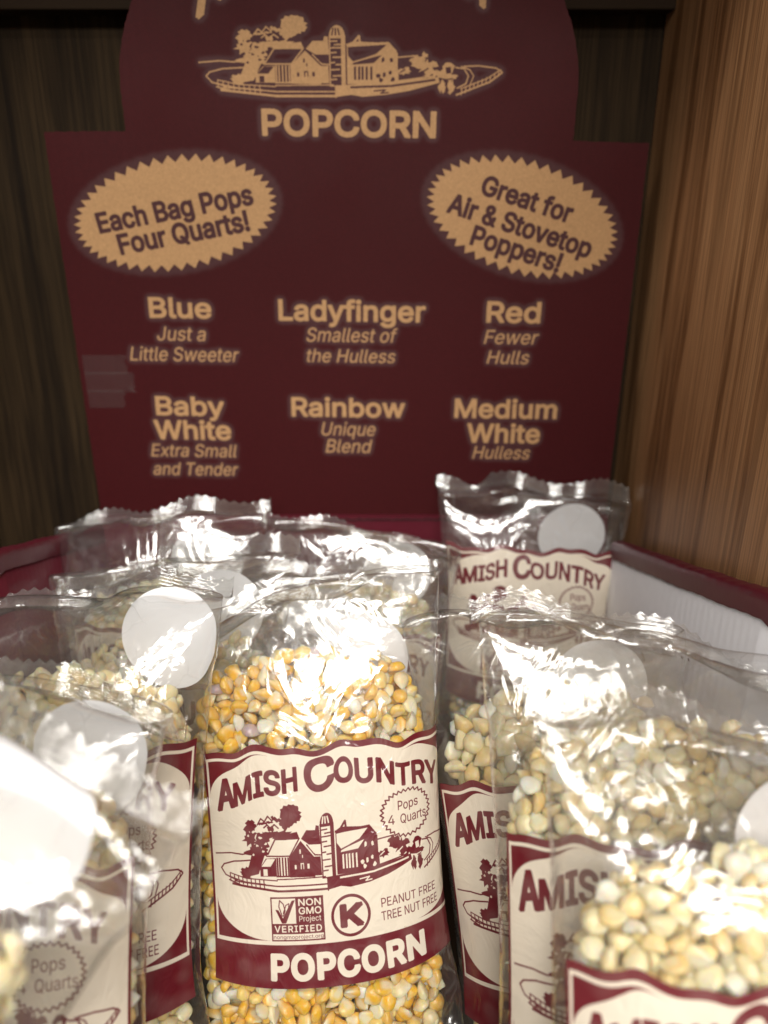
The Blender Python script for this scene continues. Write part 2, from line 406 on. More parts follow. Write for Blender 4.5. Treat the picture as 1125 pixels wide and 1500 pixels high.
def film_mat(name, haze, rough, refl, bump):
    t = NT(name); uv = t.n('UVMap').outputs[0]
    sep = t.n('SeparateXYZ', {0: uv})
    # uv is in centimetres: x along the circumference, y up the bag; the attribute seal marks the crimped ends
    seal = t.n('Attribute', attribute_name='seal').outputs['Fac']
    ribs = t.math('MULTIPLY', t.math('SINE', t.math('MULTIPLY', sep.outputs[1], 2*math.pi/.13)), seal)
    n1 = t.n('TexNoise', {'Vector': t.n('Mapping', {0: uv, 3: (.5, .45, 1)}).outputs[0], 'Scale': .8, 'Detail': 2.5, 'Roughness': .5, 'Distortion': 1.5}).outputs[0]
    n1 = t.math('ABSOLUTE', t.math('SUBTRACT', n1, .5))
    n2 = t.n('TexNoise', {'Vector': uv, 'Scale': 2.2, 'Detail': 2}).outputs[0]
    hgt = t.math('ADD', t.math('ADD', t.math('MULTIPLY', n1, -1.4), t.math('MULTIPLY', n2, .10)), t.math('MULTIPLY', ribs, .06))
    wv = t.n('VectorMath', {0: uv, 1: t.n('VectorMath', {0: t.n('TexNoise', {'Vector': uv, 'Scale': .5, 'Detail': 2}).outputs['Color'], 'Scale': 2.6}, operation='SCALE').outputs[0]}, operation='ADD').outputs[0]
    ve = t.n('TexVoronoi', {'Vector': wv, 'Scale': .42}, feature='DISTANCE_TO_EDGE').outputs['Distance']
    msk = t.ramp(t.n('TexNoise', {'Vector': uv, 'Scale': .35, 'Detail': 1}).outputs[0], [(.47, (0, 0, 0)), (.58, (1, 1, 1))])
    crs = t.math('MULTIPLY', t.ramp(ve, [(0, (1, 1, 1)), (.018, (.25,)*3), (.05, (0, 0, 0))]), msk)
    hgt = t.math('ADD', hgt, t.math('MULTIPLY', t.math('MULTIPLY', t.math('MINIMUM', ve, .3), msk), .6))
    b = t.n('Bump', {'Height': hgt, 'Strength': bump, 'Distance': .0022}).outputs[0]
    fc = t.n('LayerWeight', {0: .5, 'Normal': b}).outputs['Facing']
    fac = t.math('MULTIPLY', t.math('ADD', t.math('MULTIPLY', t.math('POWER', fc, 4.5), .75), .045), refl, True)
    hz = t.n('MixShader', {0: .5, 1: t.n('BsdfDiffuse', {0: (.9, .9, .88, 1), 'Normal': b}).outputs[0], 2: t.n('BsdfTranslucent', {0: (.9, .9, .88, 1), 'Normal': b}).outputs[0]}).outputs[0]
    edge = t.n('LayerWeight', {0: .35, 'Normal': b}).outputs['Facing']
    hf = t.math('ADD', t.math('MULTIPLY', t.math('POWER', edge, 2.5), .22), t.math('ADD', t.math('MULTIPLY', crs, .16), t.math('ADD', haze, t.math('MULTIPLY', seal, .05))), True)
    a = t.n('MixShader', {0: hf, 1: t.n('BsdfTransparent', {0: (.985, .985, .98, 1)}).outputs[0], 2: hz}).outputs[0]
    gl = t.n('BsdfGlossy', {0: (1, 1, 1, 1), 'Roughness': rough, 'Normal': b}).outputs[0]
    return t.done(t.n('MixShader', {0: fac, 1: a, 2: gl}).outputs[0])
M_FILM = film_mat('clear_film', .034, .13, 2.6, .38)
M_SEAM = film_mat('seam_film', .09, .12, 2.6, .3)

def label_mat():
    t = NT('printed_film'); im = t.n('TexImage', {}); im.image = label_image(); im.interpolation = 'Cubic'
    uv = t.n('UVMap').outputs[0]; t.t.links.new(uv, im.inputs[0])
    lump = t.n('TexVoronoi', {'Vector': t.n('Mapping', {0: uv, 3: (LW, LH, 1)}).outputs[0], 'Scale': 1.5, 'Randomness': 1}, feature='SMOOTH_F1').outputs[0]
    cr = t.n('TexNoise', {'Vector': t.n('Mapping', {0: uv, 3: (LW*.6, LH*.35, 1)}).outputs[0], 'Scale': 1.3, 'Detail': 3, 'Distortion': 1.5}).outputs[0]
    cr = t.math('ABSOLUTE', t.math('SUBTRACT', cr, .5))
    h = t.math('SUBTRACT', t.math('MULTIPLY', lump, -.35), t.math('MULTIPLY', cr, .9))
    b = t.n('Bump', {'Height': h, 'Strength': .5, 'Distance': .002}).outputs[0]
    # the kernels pressed against the print show faintly through the cream ink
    col = t.mix(t.math('MULTIPLY', t.ramp(lump, [(.25, (1, 1, 1)), (.6, (0, 0, 0))]), .045), im.outputs[0], (.95, .9, .8, 1))
    p = t.n('BsdfPrincipled', {'Base Color': col, 'Roughness': .45, 'Normal': b, 'Coat Weight': 1.0, 'Coat Roughness': .07, 'Coat Normal': b}).outputs[0]
    tr = t.n('BsdfTranslucent', {0: col}).outputs[0]
    return t.done(t.n('MixShader', {0: .12, 1: p, 2: tr}).outputs[0])
M_LABEL = label_mat()

def kernel_mat():
    t = NT('corn'); c = t.n('Attribute', attribute_name='col').outputs[0]
    g = t.n('TexNoise', {'Vector': t.n('TexCoord').outputs['Object'], 'Scale': 420, 'Detail': 2}).outputs[0]
    col = t.mix(t.math('MULTIPLY', t.ramp(g, [(.45, (0, 0, 0)), (.7, (1, 1, 1))]), .25), c, (.85, .78, .6, 1))
    b = t.n('Bump', {'Height': g, 'Strength': .25, 'Distance': .0006}).outputs[0]
    p = t.n('BsdfPrincipled', {'Base Color': col, 'Roughness': .24, 'Normal': b, 'Subsurface Weight': .7, 'Subsurface Radius': (.9, .5, .2), 'Subsurface Scale': .003,
                               'Specular IOR Level': .5}).outputs[0]
    return t.done(p)
M_CORN = kernel_mat()

def flat(name, col, rough=.6, noise=.15, scale=60, bump=.1, spec=.5):
    t = NT(name); tc = t.n('TexCoord').outputs['Object']
    n = t.n('TexNoise', {'Vector': tc, 'Scale': scale, 'Detail': 4}).outputs[0]
    c = t.mix(t.math('MULTIPLY', n, noise*2), (*col, 1), (*[x*.6 for x in col], 1))
    b = t.n('Bump', {'Height': n, 'Strength': bump, 'Distance': .001}).outputs[0]
    return t.done(t.n('BsdfPrincipled', {'Base Color': c, 'Roughness': rough, 'Normal': b, 'Specular IOR Level': spec}).outputs[0])
M_STICK = flat('white_sticker', (.82, .82, .84), .45, .04, 90, .03)
M_MAROON = flat('maroon_card', (.115, .010, .022), .42, .12, 150, .15)
M_KRAFT = flat('kraft_edge', (.30, .19, .11), .8, .4, 500, .3)
M_WHITECARD = flat('white_card', (.86, .86, .90), .65, .10, 200, .1)
M_TAPE = film_mat('tape', .03, .3, .9, .2)
M_DARKBIT = flat('torn_card', (.05, .035, .03), .9, .5, 900, .6)
M_STAIN_SHADE = flat('rail_stain_floor_shade', (.03, .018, .01), .8, spec=.15)  # stain of the rail, and shade put into the box floor's colour

# ------------------------------------------------------------------ cabinet and display box
BACKY, RX, LX = 48.6, 14.75, -25.5
cab = thing('cabinet', 'oak shelf cabinet with dark recess behind the maroon display box', 'cabinet')
def board(name, x0, x1, y0, y1, z0, z1, mat, parent):
    v, f = boxmesh(x0, x1, y0, y1, z0, z1); o = obj(name, mesh(name, v, f, mat, False), parent)
    bv = o.modifiers.new('b', 'BEVEL'); bv.width = .0008; bv.segments = 2
    return o
board('back_panel', LX-2, RX+2, BACKY, BACKY+1.2, -1.8, 60, M_OAK_SHADED, cab)
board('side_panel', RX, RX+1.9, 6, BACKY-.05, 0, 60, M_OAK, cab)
board('side_panel', LX-1.9, LX, 6, BACKY-.05, 0, 60, M_OAK_SHADED, cab)
board('shelf_board', LX-1.9, RX+1.9, 6, BACKY-.05, -1.8, -.02, M_OAK, cab)
board('unseen_shade_shelf', LX-1.9, RX+1.9, 26, BACKY-.05, 56, 57.8, M_OAK, cab)  # out of view, added and placed to shade the header
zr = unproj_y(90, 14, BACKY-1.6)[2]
board('back_rail', LX, RX, BACKY-1.6, BACKY-.05, zr, 55.95, M_STAIN_SHADE, cab)

box = thing('display_box', 'open maroon cardboard display box with tall printed header panel', 'display box')
# header: outline in photo pixels on the plane y=HY
def hxz(px, py): q = unproj_y(px, py, HY); return q[0], q[2]
out = [(HX0+.15, HZ0), (HX0, hxz(65, 193)[1])]
xl, zs = hxz(184, 192); xr, zs2 = hxz(840, 206)
out.append((xl, zs))
cx_, rr = (xl+xr)/2, (xr-xl)/2
zc = hxz(180, 130)[1]
import itertools
for i in range(41):
    a = math.pi*(1-i/40); ex = cx_+(rr+.02)*math.cos(a); out.append((ex, zc+(46.8-zc)*math.sin(a)))
out += [(xr, zs2), (HX1, hxz(950, 210)[1]), (HX1-.1, HZ0)]
# ragged perforated edge
rr_ = random.Random(4); dense = []
for (a, b) in zip(out, out[1:]+out[:1]):
    n = max(1, int(math.dist(a, b)/.16))
    for i in range(n):
        k = i/n; j = .022 if a[1] > HZ0+.1 or b[1] > HZ0+.1 else 0
        dense.append((a[0]+(b[0]-a[0])*k+rr_.uniform(-j, j), a[1]+(b[1]-a[1])*k+rr_.uniform(-j, j)))
import bmesh
def extruded(name, outline, y0, y1, mats, uvf=None, parent=None):
    bm = bmesh.new(); n = len(outline)
    fr = [bm.verts.new((x*S, y0*S, z*S)) for x, z in outline]; bk = [bm.verts.new((x*S, y1*S, z*S)) for x, z in outline]
    f = bm.faces.new(fr); f.material_index = 0; g = bm.faces.new(bk[::-1]); g.material_index = 1
    for i in range(n):
        q = bm.faces.new((fr[i], fr[(i+1) % n], bk[(i+1) % n], bk[i])); q.material_index = 1
    bmesh.ops.recalc_face_normals(bm, faces=bm.faces)
    bmesh.ops.triangulate(bm, faces=[f, g])
    if uvf:
        l = bm.loops.layers.uv.new('UVMap')
        for fc in bm.faces:
            for lp in fc.loops: lp[l].uv = uvf(lp.vert.co.x/S, lp.vert.co.z/S)
    m = bpy.data.meshes.new(name); bm.to_mesh(m); bm.free()
    for mt in mats: m.materials.append(mt)
    return obj(name, m, parent)
def header_mat():
    t = NT('header_print'); im = t.n('TexImage'); im.image = header_image(); im.interpolation = 'Cubic'
    t.t.links.new(t.n('UVMap').outputs[0], im.inputs[0])
    tc = t.n('TexCoord').outputs['Object']
    fl = t.n('TexWave', {'Vector': tc, 'Scale': 62, 'Distortion': .4, 'Detail': 1}, bands_direction='X').outputs[1]
    n = t.n('TexNoise', {'Vector': tc, 'Scale': 22, 'Detail': 5}).outputs[0]
    b = t.n('Bump', {'Height': t.math('ADD', t.math('MULTIPLY', fl, .12), n), 'Strength': .07, 'Distance': .002}).outputs[0]
    return t.done(t.n('BsdfPrincipled', {'Base Color': im.outputs[0], 'Roughness': t.math('ADD', t.math('MULTIPLY', n, .25), .5), 'Specular IOR Level': .2, 'Normal': b}).outputs[0])
extruded('header_panel', dense, HY, HY+.35, [header_mat(), M_KRAFT], lambda x, z: ((x-HX0)/(HX1-HX0), (z-HZ0)/(HZTOP-HZ0)), box)
M_HM = M_MAROON
# lower back wall of the tray, in front of the header's foot, with its torn perforation
v, f = boxmesh(HX0+.1, HX1-.05, HY-.42, HY-.03, .4, unproj_y(560, 757, HY-.4)[2])
obj('back_wall', mesh('back_wall', v, f, M_MAROON, False), box)
rng = random.Random(8)
vv, ff = [], []
zt = unproj_y(560, 757, HY-.4)[2]
for i in range(64):
    x = -4+i*.13; b0 = len(vv); h = rng.uniform(.02, .22)
    for (a, b, c) in ((x, HY-.44, zt-.25), (x+.1, HY-.45, zt-.25), (x+.05, HY-.6, zt-.25+h), (x+.06, HY-.40, zt-.1+h)): vv.append((a, b, c))
    ff += [(b0, b0+1, b0+2), (b0, b0+2, b0+3), (b0+1, b0+3, b0+2)]
tp = obj('torn_perforation', mesh('torn_perforation', vv, ff, M_DARKBIT, False), box); tp['kind'] = 'stuff'
def side_wall(sgn, P, name, liner):
    """P: list of (x, y, ztop) along the wall from back to front; white fluted inner liner, maroon rolled top edge"""
    n = 160; pts = []
    ys = np.linspace(0, 1, n)
    k = np.linspace(0, 1, len(P)); X = np.interp(ys, k, [p[0] for p in P]); Y = np.interp(ys, k, [p[1] for p in P]); Z = np.interp(ys, k, [p[2] for p in P])
    th = .85 if sgn > 0 else .55
    V, F = [], []
    prof = 5
    for i in range(n):
        fl = .006*math.sin(i*2*math.pi/4.0)
        for a, b in ((0+fl, .2), (0+fl, Z[i]-1.0), ):
            V.append((X[i]-sgn*a, Y[i], b))
    for i in range(n-1): F.append((2*i, 2*i+2, 2*i+3, 2*i+1))
    inner = obj(name, mesh(name, V, F, liner), box)
    sol = inner.modifiers.new('s', 'SOLIDIFY'); sol.thickness = .0035; sol.offset = -sgn
    # rolled edge: rounded cap
    V, F = [], []; pr = [(-.05, -1.05), (-.06, -.35), (-.02, -.1), (.12, 0), (th-.25, .02), (th-.08, -.05), (th, -.25), (th, -1.6)]
    r_ = random.Random(3+sgn)
    for i in range(n):
        wob = .02*math.sin(i*.21)+.012*math.sin(i*.9+1)
        for a, b in pr: V.append((X[i]+sgn*a, Y[i], Z[i]+b+wob))
    m = len(pr)
    for i in range(n-1):
        for j in range(m-1): F.append((i*m+j, (i+1)*m+j, (i+1)*m+j+1, i*m+j+1))
    obj('rolled_edge', mesh('rolled_edge', V, F, M_MAROON), box)
    # outer face
    V = []; F = []
    for i in range(n): V += [(X[i]+sgn*th*.98, Y[i], .2), (X[i]+sgn*th*.98, Y[i], Z[i]-.4)]
    for i in range(n-1): F.append((2*i, 2*i+2, 2*i+3, 2*i+1))
    obj('outer_wall', mesh('outer_wall', V, F, M_MAROON), box)
# inner edge of the right wall: photo (900,795) at the back to (1125,868) in front
def at_x(px, py, X):
    u = (px-562.5)/FPX; return unproj(px, py, X/u)
a = at_x(897, 793, 13.15); b = at_x(1000, 829, 13.4); c = at_x(1125, 870, 13.7)
e = c.copy(); e[1] = 13; e[2] = c[2]+.6
side_wall(1, [tuple(a), tuple(b), tuple(c), tuple(e)], 'side_wall', M_WHITECARD)
a = at_x(152, 768, -17.0); c = at_x(0, 806, -17.6); e = c.copy(); e[1] = 13; e[2] += .3
side_wall(-1, [tuple(a), tuple((a+c)/2), tuple(c), tuple(e)], 'side_wall', M_MAROON)
v, f = boxmesh(-17.6, 13.6, 8, HY-.4, 0.02, .38); obj('box_floor', mesh('box_floor', v, f, M_STAIN_SHADE, False), box)  # shade between the bags is put into the floor's dark colour
v, f = boxmesh(-17.4, 13.6, 7.6, 7.98, .02, 7); obj('front_wall', mesh('front_wall', v, f, M_MAROON, False), box)
# torn bits low on the right wall
for (px, py, r) in ((915, 945, .32), (945, 962, .28), (928, 955, .22), (990, 952, .1), (1003, 963, .12), (1012, 966, .08)):
    q = at_x(px, py, 13.1+(px-897)/228*.5); rr2 = random.Random(px)
    V = [(q[0]-.12, q[1], q[2])]+[(q[0]-.1+rr2.uniform(-.05, .05), q[1]+r*1.5*math.cos(a)*rr2.uniform(.6, 1.3), q[2]+r*.6*math.sin(a)*rr2.uniform(.6, 1.3)) for a in [2*math.pi*i/11 for i in range(11)]]
    obj('torn_hole', mesh('torn_hole', V, [(0, i+1, (i+1) % 11+1) for i in range(11)], M_DARKBIT, False), box)
# clear tape over the header's left edge: three laps with torn ends
rt = random.Random(12)
for i, (x0, x1, y0, y1) in enumerate(((120, 184, 520, 548), (124, 196, 545, 574), (128, 182, 571, 597))):
    A = hxz(x0, y0); B = hxz(x1, y0); C = hxz(x1+3, y1); D = hxz(x0+4, y1); n = 12
    V = []; F = []
    for k in range(n+1):
        s = k/n; l = (A[0]+(D[0]-A[0])*s, A[1]+(D[1]-A[1])*s); r = (B[0]+(C[0]-B[0])*s+rt.uniform(-.12, .12), B[1]+(C[1]-B[1])*s)
        V += [(l[0], HY-.03-.012*i, l[1]), (r[0], HY-.03-.012*i, r[1])]
    for k in range(n): F.append((2*k, 2*k+1, 2*k+3, 2*k+2))
    me = mesh('tape_strip', V, F, M_TAPE); set_uv(me, [(p[0], p[2]) for p in V]); obj('tape_strip', me, box)

# ------------------------------------------------------------------ film simulation
def bodyAB(z, a, b, zf, cap):
    lo = np.clip(z/1.8, 1e-3, 1); kb = np.sqrt(1-(1-lo)**2)
    hi = np.clip((z-(zf-cap))/cap, 0, 1); kt = np.sqrt(np.clip(1-hi**2, 0, 1))
    return a*(.80+.20*kb)*(kt**.45), b*kb*kt
def simulate(seed, W=12.1, H=20.5, a=4.65, b=1.95, zf=15, cap=3.5, slack=1.4, bend=1.0, skew=0.0, h=.25, iters=140, fold=0.0, dog=0.5, fs=1, cr=.2):
    rng = np.random.default_rng(seed)
    N = int(round(2*W/h)); N -= N % 4; hx = 2*W/N
    M = int(round(H/h))+1; hz = H/(M-1)
    i = np.arange(N); th = 2*np.pi*i/N
    z = np.arange(M)*hz
    A, B = bodyAB(z, a, b, zf, cap)
    tt = np.clip((z-8)/(H-8), 0, 1)
    Wd = np.maximum(A+.05, a+(W/2-a)*tt**1.2); Bd = np.maximum(B+.05, .9*(1-np.clip((z-zf)/(H-1-zf), 0, 1)))
    xf = -np.cos(th); 
    x = Wd[:, None]*xf[None]; y = -Bd[:, None]*np.sin(th)[None]
    P = np.stack([x, y, np.repeat(z[:, None], N, 1)], -1)
    # bottom and top seals: flat
    flatx = np.where(i <= N//2, -W/2+i*hx, W/2-(i-N//2)*hx)
    ncr = int(round(1.1/hz))
    wgt = np.ones((M, N, 1)); wgt[:2] = 0; wgt[-ncr:] = 0
    def smooth_noise(sc, amp):
        g = rng.normal(size=(int(M*hz/sc)+3, int(N*hx/sc)+3, 3)); 
        rr = np.linspace(0, g.shape[0]-1.001, M); cc = np.linspace(0, g.shape[1]-1.001, N)
        r0 = rr.astype(int); c0 = cc.astype(int); fr = (rr-r0)[:, None, None]; fc = (cc-c0)[None, :, None]
        return amp*((g[r0][:, c0]*(1-fc)+g[r0][:, c0+1]*fc)*(1-fr)+(g[r0+1][:, c0]*(1-fc)+g[r0+1][:, c0+1]*fc)*fr)
    P += (smooth_noise(2.6, .22)+smooth_noise(1.2, .05))*wgt*np.clip((z-6)/6, .15, 1)[:, None, None]
    ph = rng.uniform(0, 6.28, 3)
    def pin(k):
        sx = 1-.05*k
        P[:2, :, 0] = flatx*.93; P[:2, :, 1] = 0; P[:2, :, 2] = z[:2, None]
        zc = z[-ncr:]-slack*k; d = zc-zc[0]
        ywave = bend*k+.45*k*np.sin(flatx*.55+ph[0])+cr*k*np.sin(flatx*1.5+ph[1])+dog*k*np.clip(np.abs(flatx-fs*W/2)/W*-1+.35, 0, 1)*4+fold*k*(flatx/W*2)**2
        P[-ncr:, :, 0] = flatx[None]*sx+.15*k*np.sin(ph[2])
        P[-ncr:, :, 1] = ywave[None]+d[:, None]*(.35*bend*k)
        P[-ncr:, :, 2] = zc[0]+d[:, None]*1.0+skew*k*flatx[None]/W-.25*abs(skew)*k*(np.abs(flatx)/W*2)[None]**3+cr*1.3*k*np.sin(flatx*1.15+ph[2])[None]-.5*dog*k*np.clip(.35-np.abs(flatx-fs*W/2)/W, 0, 1)[None]*3
    front = np.arange(1, N//2); back = (N-front) % N
    def con(ia, ib, L, stiff=1.0, only_stretch=False):
        d = P[ib]-P[ia]; l = np.sqrt((d*d).sum(-1, keepdims=True))+1e-9
        wa, wb = wgt[ia], wgt[ib]; ws = wa+wb; ws[ws == 0] = 1
        c = (l-L)
        if only_stretch: c = np.maximum(c, 0)
        else: c = np.where(c < 0, c*.55, c)
        c = c/l*d/ws*stiff
        P[ia] += c*wa; P[ib] -= c*wb
    jj = np.arange(N); R = np.arange(M)
    def grid(rs, cs): return np.ix_(rs, cs)
    ev, od = jj[::2], jj[1::2]
    Ld = math.hypot(hx, hz)
    V = np.zeros_like(P)
    for it in range(iters):
        k = min(1, it/(iters*.6)); pin(k)
        V *= .90; P += V*wgt; old = P.copy()
        # slight air pressure while the head space is still open
        if it < iters*.45:
            P[:, front, 1] -= .004; P[:, back, 1] += .004
        for _ in range(3):
            for cs in (ev, od): con(grid(R, cs), grid(R, (cs+1) % N), hx)
            for s in (0, 1):
                r = R[s:M-1:2]; con(grid(r, jj), grid(r+1, jj), hz)
            for s in (0, 1):
                r = R[s:M-1:2]; con(grid(r, jj), grid(r+1, (jj+1) % N), Ld, .5); con(grid(r, jj), grid(r+1, (jj-1) % N), Ld, .5)
            for s in (0, 1, 2, 3):
                cs = jj[s::4]; con(grid(R, cs), grid(R, (cs+2) % N), 2*hx, .12)
                r = R[s:M-2:4]; con(grid(r, jj), grid(r+2, jj), 2*hz, .12)
            # body of corn
            A, B = bodyAB(P[..., 2], a, b, zf, cap)
            s = ((np.abs(P[..., 0])/np.maximum(A, .02))**2.4+(np.abs(P[..., 1])/np.maximum(B, .02))**2.4)**(1/2.4)
            ins = (s < 1) & (P[..., 2] < zf) & (P[..., 2] > .6)
            s_ = np.maximum(s, .35)
            f = np.where(ins, 1/s_, 1.0)
            P[..., 0] *= 1+(f-1)*.5; P[..., 1] *= np.where(ins, 1+(f-1)*.9, 1)
            cl = (s > 1.03) & (P[..., 2] < zf-2.2) & (P[..., 2] > 1.2)
            P[..., 1] *= np.where(cl, 1-.10*(1-1.03/np.maximum(s, 1.03)), 1)
            # two sides never cross
            g = P[:, back, 1]-P[:, front, 1]; c = np.maximum(.03-g, 0)*.5
            P[:, front, 1] -= c; P[:, back, 1] += c
        lap = (np.roll(P, 1, 1)+np.roll(P, -1, 1))/2-P; P += .10*lap*wgt; P[1:-1] += .06*((P[2:]+P[:-2])/2-P[1:-1])*wgt[1:-1]
        V = (P-old)*.35+V*.5; V = np.clip(V, -.08, .08)
    for q in range(8):
        wz = wgt*(1 if q < 2 else (z < zf+.3)[:, None, None])
        lap = (np.roll(P, 1, 1)+np.roll(P, -1, 1))/2-P; P += .38*lap*wz; P[1:-1] += .35*((P[2:]+P[:-2])/2-P[1:-1])*wz[1:-1]
    pin(1.0)
    return P, hx, hz, ncr
def upsample(P):
    def up(A, ax, per):
        n = A.shape[ax]; A = np.moveaxis(A, ax, 0)
        if per:
            mid = (-np.roll(A, 1, 0)+9*A+9*np.roll(A, -1, 0)-np.roll(A, -2, 0))/16
            o = np.empty((2*n,)+A.shape[1:]); o[::2] = A; o[1::2] = mid
        else:
            B = np.concatenate([2*A[:1]-A[1:2], A, 2*A[-1:]-A[-2:-1]])
            mid = (-B[:-3]+9*B[1:-2]+9*B[2:-1]-B[3:])/16
            o = np.empty((2*n-1,)+A.shape[1:]); o[::2] = A; o[1::2] = mid
        return np.moveaxis(o, 0, ax)
    return up(up(P, 0, False), 1, True)

# ------------------------------------------------------------------ kernels
def kernel_mesh(shape, pal, seed, res=(14, 12)):
    rng = np.random.default_rng(seed); n, m = res
    L, Wd, T = shape
    V, C = [], []
    body, pale, tip = [np.array(c) for c in pal]
    ph = rng.uniform(0, 6.28, 6); sk = rng.uniform(-.12, .12); flat = rng.uniform(.45, .7)
    for j in range(m+1):
        t = j/m; s = -1+2*(t**.9)               # -1 tip .. +1 crown
        if s > 0: prof = (1-s**2.6)**.55
        else: prof = 1-.97*(-s)**1.55
        if s < -.72: prof = max(prof, .20*(1 if j > 0 else 0))
        if j == 0: prof = .08
        if j == m: prof = .0
        for i in range(n):
            a = 2*math.pi*i/n
            ca, sa = math.cos(a), math.sin(a)
            x = Wd/2*prof*math.copysign(abs(ca)**.85, ca); y = T/2*prof*sa; z = L/2*s
            thin = .72+.28*min(1, max(0, (s+1)/1.1))
            y *= thin
            if y < 0: y *= flat
            germ = max(0, 1-(x/(Wd*.25))**2)*max(0, 1-((s+.12)/.62)**2) if y < 0 else 0
            y += .10*germ*T
            d = 1+.05*math.sin(3*a+ph[0]+2*s)+.035*math.sin(5*a+ph[1]-3*s)+rng.normal()*.012
            crown = max(0, min(1, (s-.55)*1.6))
            z -= .05*crown*(1+math.sin(2*a+ph[3]))*L
            x += sk*L*.5*(s*s)
            V.append((x*d, y*d, z))
            k = max(0, min(1, (-.38-s)*2.6)); c = body*(1-k)+(tip*.35+pale*.65)*k
            g = min(1, germ*1.8); c = c*(1-.75*g)+pale*.75*g
            side = .35*abs(ca)**3*max(0, -s+.4); side = min(.5, side); c = c*(1-side)+pale*side
            c = c*(1-.18*crown)+pale*.18*crown
            if j == 0: c = tip*.7
            C.append(c)
    F = [(j*n+i, j*n+(i+1) % n, (j+1)*n+(i+1) % n, (j+1)*n+i) for j in range(m) for i in range(n)]
    return np.array(V), np.array(F), np.clip(np.array(C), 0, 1)
def kmesh_bl(V, F, C, name):
    me = mesh(name, V, F, M_CORN)
    a = me.color_attributes.new('col', 'FLOAT_COLOR', 'POINT')
    n = len(me.vertices); c = np.ones((n, 4), np.float32); c[:, :3] = C[:n]; a.data.foreach_set('color', c.ravel())
    return me
PALE, TIP = (.90, .84, .66), (.74, .62, .42)
PAL = {
 'gold': ((.92, .52, .03), PALE, TIP), 'amber': ((.90, .52, .08), PALE, TIP), 'butter': ((.93, .66, .20), PALE, TIP), 'cream': ((.90, .76, .46), (.93, .89, .74), TIP),
 'pearl': ((.94, .80, .50), (.96, .91, .74), (.80, .72, .50)), 'ivory': ((.91, .71, .36), (.96, .88, .64), (.85, .76, .50)), 'honey': ((.84, .62, .27), (.90, .82, .55), (.80, .70, .45)),
 'chalk': ((.90, .86, .74), (.95, .92, .82), (.8, .72, .55)), 'purple': ((.55, .42, .44), (.8, .74, .72), (.5, .35, .3)), 'blue': ((.10, .09, .12), (.26, .23, .24), (.4, .33, .25))}
SHAPES = [(.80, .70, .57), (.88, .64, .54), (.72, .68, .62), (.80, .74, .50)]
_km = {}
def kproto(pal, sh, big):
    k = (pal, sh, big)
    if k not in _km:
        sc = np.array(SHAPES[sh])*(1.0 if not big else 1.30)
        V, F, C = kernel_mesh(sc, PAL[pal], sh*7+len(pal))
        _km[k] = (V, F, C, kmesh_bl(V, F, C, 'kernel'))
    return _km[k]
MIX = {'yellow': [('gold', 42), ('amber', 20), ('butter', 20), ('cream', 14), ('chalk', 5), ('purple', 1)],
       'white': [('pearl', 40), ('ivory', 32), ('honey', 16), ('chalk', 12)],
       'small': [('pearl', 50), ('ivory', 30), ('chalk', 20)],
       'blue': [('blue', 90), ('purple', 10)]}
def pack(seed, a, b, zf, cap, zl0, zl1, size):
    rng = np.random.default_rng(seed+77); r = .33*size
    D = .575*size
    n0 = int(a*b*zf*3.1*1.25/(D**3*.80)) 
    P = np.stack([rng.uniform(-a, a, n0), rng.uniform(-b, b, n0), rng.uniform(.6, zf, n0)], 1)
    def sval(P):
        A, B = bodyAB(P[:, 2], a, b, zf-.2, cap); A = np.maximum(A-r*1.15, .1); B = np.maximum(B-r*1.4, .05)
        return ((np.abs(P[:, 0])/A)**2.4+(np.abs(P[:, 1])/B)**2.4)**(1/2.4)
    P = P[sval(P) < 1.15]
    hid = (np.abs(P[:, 0]) < a-1.1) & (P[:, 2] > zl0+.9) & (P[:, 2] < zl1-.9)
    P = P[~hid]; P = P[P[:, 1] < .7] if size < 5 else P
    for it in range(26):
        n = len(P); d = P[:, None]-P[None]; q = np.sqrt((d*d).sum(-1))+np.eye(n)*9
        push = np.clip(D-q, 0, None)/q*.28
        P = P+(d*push[..., None]).sum(1)
        s = sval(P); f = np.where(s > 1, 1/s, 1); P[:, 0] *= f; P[:, 1] *= f
        P[:, 2] = np.clip(P[:, 2], .5, zf-.25)
    return P, rng

